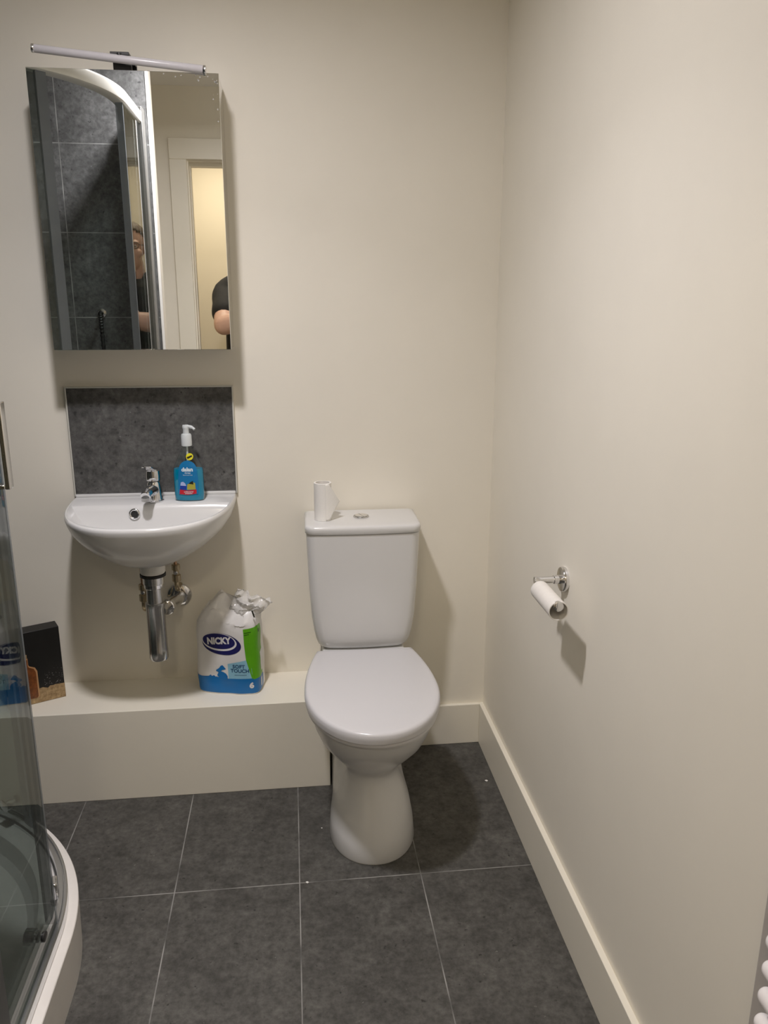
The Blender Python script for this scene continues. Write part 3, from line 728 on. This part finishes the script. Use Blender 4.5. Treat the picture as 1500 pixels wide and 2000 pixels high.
rings = [cis_ring(*a) for a in ((.4185, .108, -.150), (.4195, .114, -.155), (.424, .1225, -.162), (.433, .1295, -.168), (.450, .1355, -.1725), (.475, .1405, -.1765), (.52, .1465, -.180), (.60, .1515, -.182), (.70, .1555, -.1825), (.7655, .1575, -.183))]
bm = B(); loft(bm, rings); obj('cistern', bm, M['ceramic'], t, smooth=60)
rings = [cis_ring(*a) for a in ((.7675, .1585, -.185), (.769, .1600, -.1865), (.781, .1607, -.1875), (.7865, .1600, -.1868), (.7895, .1575, -.184), (.7905, .1535, -.180), (.791, .140, -.165))]
bm = B(); loft(bm, rings); obj('cistern_lid', bm, M['ceramic'], t, smooth=60)
bm = B(); lathe(bm, [(.0225, .7905), (.0225, .7935), (.0205, .7955), (.0205, .7945), (.004, .7945)], (0, -.092, 0)); fb = obj('flush_button', bm, M['chrome_dull'], t)
for s in (-1, 1):
    bm = B(); pts = [(.001*s, -.0185)]+[(s*(.001+.0175*math.sin(PI*k/16)), -.0185*math.cos(PI*k/16)) for k in range(1, 16)]+[(.001*s, .0185)]
    rot = R(20)
    lo_ = [bm.verts.new((x*math.cos(rot)-y*math.sin(rot), -.092+x*math.sin(rot)+y*math.cos(rot), .7946)) for x, y in pts]
    f = bm.faces.new(lo_); ret = bmesh.ops.extrude_face_region(bm, geom=[f]); bmesh.ops.translate(bm, vec=(0, 0, .0018), verts=[v for v in ret['geom'] if isinstance(v, bmesh.types.BMVert)])
    obj('push_half', bm, M['chrome'], fb, smooth=0)

# nearly finished roll standing on the cistern
RO = Vector((0.0795, -0.102, 0.7912))
t = thing('toilet_roll', RO, 'nearly finished toilet roll standing upright on the cistern lid', 'toilet roll')
bm = B(); pipe(bm, RO, (0, 0, 1), 0.0245, 0.0205, 0.106); obj('paper', bm, M['paper'], t)
bm = B(); pipe(bm, RO+Vector((0, 0, -0.0002)), (0, 0, 1), 0.0204, 0.0195, 0.1065); obj('core', bm, M['card'], t)
bm = B(); g = []
for j in range(25):
    v = j/24; z = RO.z+0.0015+0.103*v
    ln = 0.006+0.042*max(0.0, 1-abs(v-0.50)/0.52)**0.85 if v > 0.02 else 0.006
    row = []
    for i in range(15):
        q = i/14
        a0 = R(-75); s = q*ln
        # leave the roll on a tangent, with a gentle curl
        px_ = 0.0252*math.cos(a0)+s*math.cos(R(15)+s*6); py_ = 0.0252*math.sin(a0)+s*math.sin(R(15)+s*6)
        row.append(bm.verts.new((RO.x+px_, RO.y+py_, z+0.004*q*math.sin(v*7))))
    g.append(row)
for j in range(24):
    for i in range(14): bm.faces.new((g[j][i], g[j][i+1], g[j+1][i+1], g[j+1][i]))
o = obj('loose_sheet', bm, M['paper'], t, smooth=60); sm = o.modifiers.new('solid', 'SOLIDIFY'); sm.thickness = 0.0006

# ------------------------------------------------------------------ roll holder on the right wall
HZ, HY = 0.794, -0.669
HXB = 0.519
t = thing('toilet_roll_holder', (XR, HY, HZ), 'chrome toilet roll holder with a round wall plate', 'holder')
bm = B(); lathe(bm, [(.0275, 0), (.0280, .002), (.0280, .008), (.0265, .0105), (.012, .0115)], (XR, HY, HZ), (-1, 0, 0)); obj('wall_plate', bm, M['chrome'], t)
bm = B(); lathe(bm, [(.0098, .010), (.0098, .026), (.0088, .027)], (XR, HY, HZ), (-1, 0, 0), 28); obj('neck', bm, M['chrome'], t)
bm = B(); tube(bm, [(XR-.024, HY, HZ), (HXB-.002, HY, HZ)], .0078, 24); obj('arm', bm, M['chrome'], t)
bm = B(); tube(bm, [(HXB+.004, HY-.004, HZ), (HXB, HY-.15, HZ)], .0075, 24); br_ = obj('bar', bm, M['chrome'], t)
bm = B(); lathe(bm, [(.0085, 0), (.0100, .001), (.0100, .009), (.0085, .010)], (HXB, HY-.149, HZ), (0, -1, 0), 28); obj('bar_cap', bm, M['chrome'], br_)
bm = B(); pipe(bm, (HXB+.0015, HY-.030, HZ-.0112), (-.0, -1, 0), .0204, .0185, .124)
meta(obj('empty_roll_core', bm, M['card'], None, (HXB, HY-.1, HZ-.031)), 'empty pale cardboard toilet roll core hanging on the chrome holder', 'toilet roll core')

# ------------------------------------------------------------------ shower tray and enclosure
CX, CY = -1.025, -0.860
YS = -1.212              # tiled face behind the shower
def qpath(r, x0=XL, y1=YS, na=40, ns=5):
    p = []
    for k in range(ns): p.append((x0+(CX-x0)*k/ns, CY+r, 0, 1))
    for k in range(na+1):
        a = PI/2*(1-k/na); p.append((CX+r*math.cos(a), CY+r*math.sin(a), math.cos(a), math.sin(a)))
    for k in range(1, ns+1): p.append((CX+r, CY+(y1-CY)*k/ns, 1, 0))
    return p
def apath(r, a0, a1, y_end=None, x_end=None, n=30):
    # arc from angle a0 to a1 (degrees); negative side continues straight down -y to y_end, far side straight to x_end
    p = []
    if x_end is not None:
        for k in range(4): p.append((x_end+(CX-x_end)*k/4, CY+r, 0, 1))
    for k in range(n+1):
        a = R(a1+(a0-a1)*k/n); p.append((CX+r*math.cos(a), CY+r*math.sin(a), math.cos(a), math.sin(a)))
    if y_end is not None:
        for k in range(1, 5): p.append((CX+r, CY+(y_end-CY)*k/4, 1, 0))
    return p
TH = 0.125
t = thing('shower_tray', (CX, CY, 0), 'white quadrant shower tray with a curved front on the grey floor', 'shower tray')
rings = []
for r, z in ((.546, 0.0), (.549, TH-.0025), (.5478, TH-.0006), (.5465, TH), (.478, TH), (.468, TH-.004), (.455, .085), (.44, .072)):
    rings.append([(x, y, z) for x, y, _, _ in qpath(r)]+[(XL, YS, z)])
bm = B(); loft(bm, rings); obj('tray', bm, M['tray'], t, smooth=28)
bm = B(); lathe(bm, [(.055, .0722), (.055, .077), (.045, .080), (.01, .080)], (CX-.05, CY-.03, 0)); obj('waste_cover', bm, M['chrome'], t)

t = thing('shower_enclosure', (CX, CY, TH), 'curved glass shower enclosure with sliding doors pushed open', 'shower')
G0, G1 = 0.1505, 1.990
bm = B(); sweep(bm, qpath(.5, XL+.001, YS+.001), [(.006, TH+.0003), (.027, TH+.0003), (.029, TH+.003), (.029, TH+.022), (.027, TH+.025), (.0235, TH+.025), (.0228, TH+.018), (.0205, TH+.018), (.0198, TH+.025), (.011, TH+.025), (.010, TH+.012), (.006, TH+.008)]); obj('bottom_rail', bm, M['alu'], t, smooth=30)
hp = [(-.010, 1.990), (.021, 1.990), (.027, 1.994), (.0285, 2.0), (.0285, 2.022), (.027, 2.028), (.021, 2.032), (-.006, 2.032), (-.010, 2.028)]
bm = B(); sweep(bm, qpath(.5, XL+.001, YS+.001), hp); obj('top_rail', bm, M['header'], t, smooth=35)
GP = [(-.0025, G0), (.0025, G0), (.0025, G1), (-.0025, G1)]
def pane(name, r, **k):
    bm = B(); sweep(bm, apath(r, **k), GP); return obj(name, bm, M['glass'], t, smooth=35)
pane('fixed_panel', .506, a0=0, a1=1.0, y_end=YS+.075)
pane('fixed_panel', .506, a0=89, a1=90, x_end=XL+.02)
dA = pane('sliding_door', .517, a0=0, a1=2.6, y_end=-1.127)
dB = pane('sliding_door', .517, a0=46.5, a1=90, x_end=-1.33)
def at(r, a, z): return Vector((CX+r*math.cos(R(a)), CY+r*math.sin(R(a)), z))
for d, a in ((dA, 2.7), (dB, 46.4)):
    lo_, hi_ = (a-.2, a+.6) if a < 45 else (a-3.2, a+.2)
    bm = B(); sweep(bm, apath(.517, a0=lo_, a1=hi_, n=6), [(-.019, G0), (.0035, G0), (.0035, G1), (-.019, G1)] if a < 45 else [(-.008, G0), (.0035, G0), (.0035, G1), (-.008, G1)]); obj('edge_seal', bm, M['seal'], d, smooth=35)
def handle(d, p, n):
    n = Vector(n).normalized(); tv = Vector((-n.y, n.x, 0))
    bm = B()
    def bar(z0, z1, o0, o1, hw):
        mx_ = Matrix(((tv.x, n.x, 0, p.x), (tv.y, n.y, 0, p.y), (0, 0, 1, 0), (0, 0, 0, 1)))
        box(bm, -hw, hw, o0, o1, z0, z1, mx_)
    bar(1.077, 1.222, .030, .038, .010); bar(1.077, 1.085, .002, .030, .010); bar(1.214, 1.222, .002, .030, .010)
    bar(1.077, 1.222, -.040, -.032, .010); bar(1.077, 1.085, -.032, -.002, .010); bar(1.214, 1.222, -.032, -.002, .010)
    obj('handle', bm, M['chrome'], d, bevel=.0015)
handle(dA, Vector((CX+.517, -.897, 0)), (1, 0, 0))
pB = at(.517, 54, 0); handle(dB, pB, (math.cos(R(54)), math.sin(R(54)), 0))
def roller(d, a, z, name):
    p = at(.517, a, z); n = Vector((math.cos(R(a)), math.sin(R(a)), 0))
    bm = B(); lathe(bm, [(.012, -.030), (.016, -.028), (.016, -.012), (.011, -.010), (.011, -.003)], p, n, 24); o = obj(name, bm, M['chrome'], d)
    bm = B(); lathe(bm, [(.009, .003), (.010, .004), (.010, .009), (.008, .010)], p, n, 24); obj('roller_cap', bm, M['darkplastic'], o)
for d, aa in ((dA, (-6.0,)), (dB, (52.0, 86.0))):
    for a in aa:
        roller(d, a, .190, 'bottom_roller'); 
        p = at(.517, a, 1.968); n = Vector((math.cos(R(a)), math.sin(R(a)), 0)); tv = Vector((-n.y, n.x, 0))
        mx_ = Matrix(((tv.x, n.x, 0, p.x), (tv.y, n.y, 0, p.y), (0, 0, 1, p.z), (0, 0, 0, 1)))
        bm = B(); box(bm, -.018, .018, -.026, -.003, -.018, .018, mx_); obj('top_roller', bm, M['darkplastic'], d, bevel=.003)
bm = B(); box(bm, CX+.488, CX+.530, YS+.0005, YS+.084, TH+.0003, 2.045); obj('wall_profile', bm, M['profile'], t, bevel=.002)
bm = B(); box(bm, XL+.0005, XL+.034, CY+.484, CY+.532, TH+.0003, 2.045); obj('wall_profile', bm, M['profile'], t, bevel=.002)

p_ = at(.504, 13.5, .150); n_ = Vector((math.cos(R(13.5)), math.sin(R(13.5)), 0)); tv_ = Vector((-n_.y, n_.x, 0))
mx_ = Matrix(((tv_.x, n_.x, 0, p_.x), (tv_.y, n_.y, 0, p_.y), (0, 0, 1, p_.z), (0, 0, 0, 1)))
bm = B(); box(bm, -.016, .016, -.006, .0065, -.010, .030, mx_); obj('rail_stop', bm, M['chrome'], t, bevel=.003)

# hose hanging on the tiled wall
HS = Vector((-0.705, YS, 1.34))
t = thing('shower_hose', HS, 'dark ribbed shower hose hanging on the tiled wall inside the shower', 'hose')
bm = B(); lathe(bm, [(.016, 0), (.016, .006), (.008, .008), (.008, .022)], HS, (0, 1, 0), 20); obj('wall_outlet', bm, M['chrome_dull'], t)
path = spline([HS+Vector((0, .022, 0)), HS+Vector((0, .034, -.02)), HS+Vector((.002, .034, -.15)), HS+Vector((.006, .032, -.45)), HS+Vector((.03, .034, -.72)), HS+Vector((.075, .034, -.78)), HS+Vector((.11, .034, -.70)), HS+Vector((.115, .032, -.62))], 26)
bm = B(); tube(bm, path, [.0068 if k % 3 else .0092 for k in range(len(path))], 12); obj('hose', bm, M['darkplastic'], t, smooth=50)
bm = B(); lathe(bm, [(.009, 0), (.010, .004), (.010, .03), (.012, .034), (.012, .05)], HS+Vector((.115, .032, -.625)), (0, 0, 1), 20); obj('hose_nut', bm, M['chrome_dull'], t)
bm = B(); box(bm, HS.x+.095, HS.x+.135, YS+.0003, YS+.045, HS.z-.575, HS.z-.535); obj('hose_bracket', bm, M['chrome_dull'], t, bevel=.004)

# ------------------------------------------------------------------ towel radiator on the right wall
RY0, RY1 = -1.565, -2.00
t = thing('towel_radiator', (XR, -1.78, 0.20), 'white ladder towel radiator at the right edge on the right wall', 'radiator')
for y in (RY0+.002, RY1-.002):
    bm = B(); box(bm, .541, .570, y-.036, y+.036, .20, 1.10); obj('upright', bm, M['rad_grey'], t, bevel=.003)
    for z in (.30, 1.0):
        bm = B(); lathe(bm, [(.010, .02), (.010, .034), (.016, .034), (.016, .042)], (.545, y, z), (1, 0, 0), 18); obj('wall_bracket', bm, M['radiator'], t)
for k in range(23):
    z = .2315+.0375*k
    bm = B()
    n_ = Vector((0, -1, 0)); L = RY0-RY1
    lathe(bm, [(.003, 0), (.008, .0015), (.0105, .005), (.0115, .010), (.0115, L-.010), (.0105, L-.005), (.008, L-.0015), (.003, L)], (.527, RY0, z), n_, 20)
    obj('rail', bm, M['radiator'], t)

# ------------------------------------------------------------------ small scraps on the floor
for x, y, s, lab_ in ((.553-.006, -.222, .0055, 'tiny white paper scrap on the floor beside the right skirting'), (.006, -.5935, .0045, 'tiny white paper scrap on the tile joint in front of the toilet'), (.050, -.388, .0025, 'tiny white speck on the floor just left of the toilet base')):
    bm = B(); vs = [bm.verts.new((x+s*math.cos(a)*q, y+s*math.sin(a)*q*0.8, 0.0006+0.4*s*h)) for a, q, h in ((0, 1, .2), (1.1, .8, .6), (2.2, 1.1, .1), (3.6, .7, .5), (5.0, .9, 0))]
    bm.faces.new(vs); bmesh.ops.triangulate(bm, faces=bm.faces); 
    o = meta(obj('paper_scrap', bm, M['paper'], None, (x, y, 0), smooth=0), lab_, 'scrap'); sm = o.modifiers.new('solid', 'SOLIDIFY'); sm.thickness = .0006

# ------------------------------------------------------------------ the photographer, seen only in the mirror
def fused(name, chains, spheres, voxel, smooth_it=2):
    """skin chains + ellipsoids fused into one continuous surface"""
    bm = B()
    for pts, rads, flat_ in chains:
        P = spline(pts, 4); Rr = []
        for i in range(len(pts)-1):
            for k in range(4): Rr.append(rads[i]+(rads[i+1]-rads[i])*k/4)
        Rr.append(rads[-1])
        n = 18; rings = []; x = None
        for i, p in enumerate(P):
            d = (P[min(i+1, len(P)-1)]-P[max(i-1, 0)]).normalized()
            if flat_:
                x = Vector((1, 0, 0)); x = (x-d*x.dot(d)).normalized(); y = d.cross(x).normalized(); fl_ = flat_
            else:
                if x is None: x, y = frame(d)
                else: x = (x-d*x.dot(d)).normalized(); y = x.cross(d).normalized()
                fl_ = 1.0
            rings.append([p+Rr[i]*(math.cos(2*PI*k/n)*x+fl_*math.sin(2*PI*k/n)*y) for k in range(n)])
        loft(bm, rings)
        for p, rr in ((P[0], Rr[0]), (P[-1], Rr[-1])):
            if not flat_: bmesh.ops.create_uvsphere(bm, u_segments=14, v_segments=10, radius=rr*0.995, matrix=Matrix.Translation(p))
    for p, s, rot in spheres:
        bmesh.ops.create_uvsphere(bm, u_segments=22, v_segments=16, radius=1.0, matrix=Matrix.Translation(p) @ rot.to_4x4() @ Matrix.Diagonal((s[0], s[1], s[2], 1)))
    bmesh.ops.recalc_face_normals(bm, faces=bm.faces)
    me = bpy.data.meshes.new(name); bm.to_mesh(me); bm.free()
    o = bpy.data.objects.new(name, me); C.objects.link(o)
    r = o.modifiers.new('r', 'REMESH'); r.mode = 'VOXEL'; r.voxel_size = voxel; r.use_smooth_shade = True
    s = o.modifiers.new('s', 'SMOOTH'); s.factor = 0.5; s.iterations = smooth_it
    bpy.context.view_layer.update(); dg = bpy.context.evaluated_depsgraph_get()
    m2 = bpy.data.meshes.new_from_object(o.evaluated_get(dg))
    bpy.data.objects.remove(o); bpy.data.meshes.remove(me)
    return m2
I3 = Matrix.Identity(3)
PX, PY = -0.175, -2.67
person = thing('person', (PX, PY, 0), 'person in a black short-sleeved shirt and glasses, holding up a phone, reflected in the mirror', 'person')
V = lambda x, y, z: Vector((x, y, z))
ph = lambda r, u, f: CAM+cr*r+cu*u+f_*f          # phone frame: right, up, forward
HEAD = V(PX, PY+0.03, 1.665)
shL, elL, wrL = V(PX-.168, PY+.0, 1.425), V(PX-.175, PY+.215, 1.262), ph(-.098, -.085, -.055)
shR, elR, wrR = V(PX+.175, PY+.0, 1.455), V(PX+.265, PY+.205, 1.255), ph(.070, -.085, -.055)
plL, plR = ph(-.070, -.078, -.022), ph(.030, -.078, -.022)
chains = []
for sh, el, wr, pl in ((shL, elL, wrL, plL), (shR, elR, wrR, plR)):
    chains.append(([sh, sh.lerp(el, .5), el], [.062, .060, .053], 0))
    chains.append(([el, el.lerp(wr, .35), wr, wr.lerp(pl, .6)], [.053, .051, .030, .027], 0))
# torso, neck, legs under the clothes
chains.append(([V(PX, PY, .92), V(PX, PY+.01, 1.1), V(PX, PY, 1.3), V(PX, PY-.005, 1.44)], [.15, .145, .155, .14], .68))
chains.append(([V(PX, PY-.005, 1.42), V(PX, PY+.005, 1.50), V(PX, PY+.018, 1.58)], [.075, .060, .056], 0))
for s in (-1, 1):
    chains.append(([V(PX+s*.085, PY, .92), V(PX+s*.10, PY+.01, .50), V(PX+s*.105, PY-.01, .12), V(PX+s*.105, PY, .05)], [.085, .058, .042, .045], 0))
    chains.append(([V(PX+s*.105, PY-.02, .045), V(PX+s*.115, PY+.14, .035)], [.04, .035], 0))
# hands: four separate fingers curling round the phone, thumb on the screen side
for pl, sg, e in ((plL, -1, -.056), (plR, 1, .016)):
    for q, (u, ln) in enumerate(((-.046, 1.0), (-.064, 1.1), (-.082, 1.05), (-.099, .85))):
        a = ph(e+sg*.020, u-.006, -.016); b = ph(e+sg*.014, u, .004); c = ph(e-sg*.002, u, .0125); d = ph(e-sg*.020*ln, u+.001, .0125)
        chains.append(([a, b, c, d], [.0095, .0088, .0080, .0070], 0))
    chains.append(([ph(e+sg*.016, -.100, -.032), ph(e+sg*.004, -.078, -.026), ph(e-sg*.012, -.058, -.020)], [.0125, .0105, .0085], 0))
sph = []
for pl, sg, e in ((plL, -1, -.056), (plR, 1, .016)):
    sph.append((ph(e+sg*.020, -.076, -.028), (.014, .040, .022), Matrix((cr, cu, f_)).transposed()))
# head with jaw, brow, nose and ears
sph += [(HEAD+V(0, -.012, .030), (.077, .096, .098), I3), (HEAD+V(0, .030, -.045), (.058, .062, .075), I3), (HEAD+V(0, .048, -.092), (.034, .036, .026), I3),
        (HEAD+V(0, .072, .022), (.056, .020, .014), I3), (HEAD+V(0, .097, -.022), (.014, .018, .014), I3), (HEAD+V(0, .088, 0.0), (.010, .016, .024), I3),
        (HEAD+V(-.078, -.012, -.012), (.010, .020, .032), I3), (HEAD+V(.078, -.012, -.012), (.010, .020, .032), I3),
        (HEAD+V(-.045, .062, -.03), (.022, .022, .022), I3), (HEAD+V(.045, .062, -.03), (.022, .022, .022), I3)]
body = obj('body', fused('body', chains, sph, .0048, 3), M['skin'], person, smooth=180)
# clothes
sc = [([V(PX, PY+.005, .90), V(PX, PY+.015, 1.05), V(PX, PY+.012, 1.2), V(PX, PY+.004, 1.36), V(PX, PY-.004, 1.46), V(PX, PY-.004, 1.505)], [.178, .184, .182, .184, .165, .090], .76)]
for sh, el in ((shL, elL), (shR, elR)):
    sc.append(([V(PX+(sh.x-PX)*.55, PY, 1.475), sh+V(0, 0, .004), sh.lerp(el, .35), sh.lerp(el, .62)], [.074, .076, .073, .073], 0))
obj('t_shirt', fused('t_shirt', sc, [], .008, 4), M['shirt'], person, smooth=180)
tc = [([V(PX, PY, .99), V(PX, PY, .88), V(PX, PY, .80)], [.168, .172, .150], .74)]
for s in (-1, 1):
    tc.append(([V(PX+s*.085, PY, .88), V(PX+s*.098, PY+.008, .5), V(PX+s*.105, PY-.008, .10)], [.100, .080, .066], 0))
obj('trousers', fused('trousers', tc, [], .010, 4), M['trousers'], person, smooth=180)
for s in (-1, 1):
    obj('shoe', fused('shoe', [([V(PX+s*.105, PY-.035, .047), V(PX+s*.108, PY+.05, .046), V(PX+s*.115, PY+.165, .036)], [.046, .046, .035], 0)], [], .006, 3), M['shoe'], person, smooth=180)
# hair: a cropped cap over the skull with a front hairline
bm = B()
bmesh.ops.create_uvsphere(bm, u_segments=40, v_segments=28, radius=1.0)
for v in list(bm.verts):
    if v.co.z < -0.35+0.95*max(0, v.co.y)**0.8*1.05 and not (v.co.y < -0.3 and v.co.z > -0.62): bm.verts.remove(v)
for v in bm.verts:
    k = 1+0.03*noise.noise(v.co*9)
    v.co = HEAD+V(0, -.014, .032)+V(v.co.x*.0825*k, v.co.y*.1015*k, v.co.z*.1045*k)
h = obj('hair', bm, M['hair'], person, smooth=180); sm = h.modifiers.new('solid', 'SOLIDIFY'); sm.thickness = .008
for s in (-1, 1):
    bm = B(); bmesh.ops.create_uvsphere(bm, u_segments=16, v_segments=12, radius=.0115, matrix=Matrix.Translation(HEAD+V(s*.031, .073, .003))); e = obj('eye', bm, M['eye'], body, smooth=180)
    bm = B(); bmesh.ops.create_uvsphere(bm, u_segments=14, v_segments=10, radius=.0055, matrix=Matrix.Translation(HEAD+V(s*.031, .0805, .002))); obj('iris', bm, M['hair'], body, smooth=180)
bm = B(); tube(bm, spline([HEAD+V(-.024, .083, -.062), HEAD+V(0, .091, -.060), HEAD+V(.024, .083, -.062)], 6), .0045, 10); obj('mouth', bm, M['lip'], body, smooth=180)
bm = B()
for s in (-1, 1):
    loop = [HEAD+V(s*.032+.024*math.cos(2*PI*k/24), .098-.10*abs(.024*math.cos(2*PI*k/24))*0.4, .006+.017*math.sin(2*PI*k/24)) for k in range(25)]
    tube(bm, loop, .0018, 8)
    tube(bm, [HEAD+V(s*.056, .096, .010), HEAD+V(s*.079, .060, .010), HEAD+V(s*.084, -.015, .006)], .0018, 8)
tube(bm, [HEAD+V(-.008, .099, .010), HEAD+V(.008, .099, .010)], .0018, 8)
obj('glasses', bm, M['darkplastic'], person, smooth=60)

# the phone in the hands (lens at the camera position)
rot = Matrix((cr, cu, f_)).transposed().to_4x4(); rot.translation = CAM
pt = bpy.data.objects.new('smartphone', None); C.objects.link(pt); pt.matrix_world = Matrix.Translation(ph(-.020, -.055, -.007)) ; OFF[pt] = ph(-.020, -.055, -.007)
meta(pt, 'dark smartphone held up in both hands by the person in the mirror', 'phone')
bm = B(); box(bm, -.056, .016, -.130, .018, -.0115, -.0035, rot); obj('case', bm, M['phone'], pt, bevel=.003, seg=3)
bm = B(); box(bm, -.053, .013, -.126, .014, -.0122, -.0116, rot); obj('screen', bm, M['screen'], pt)
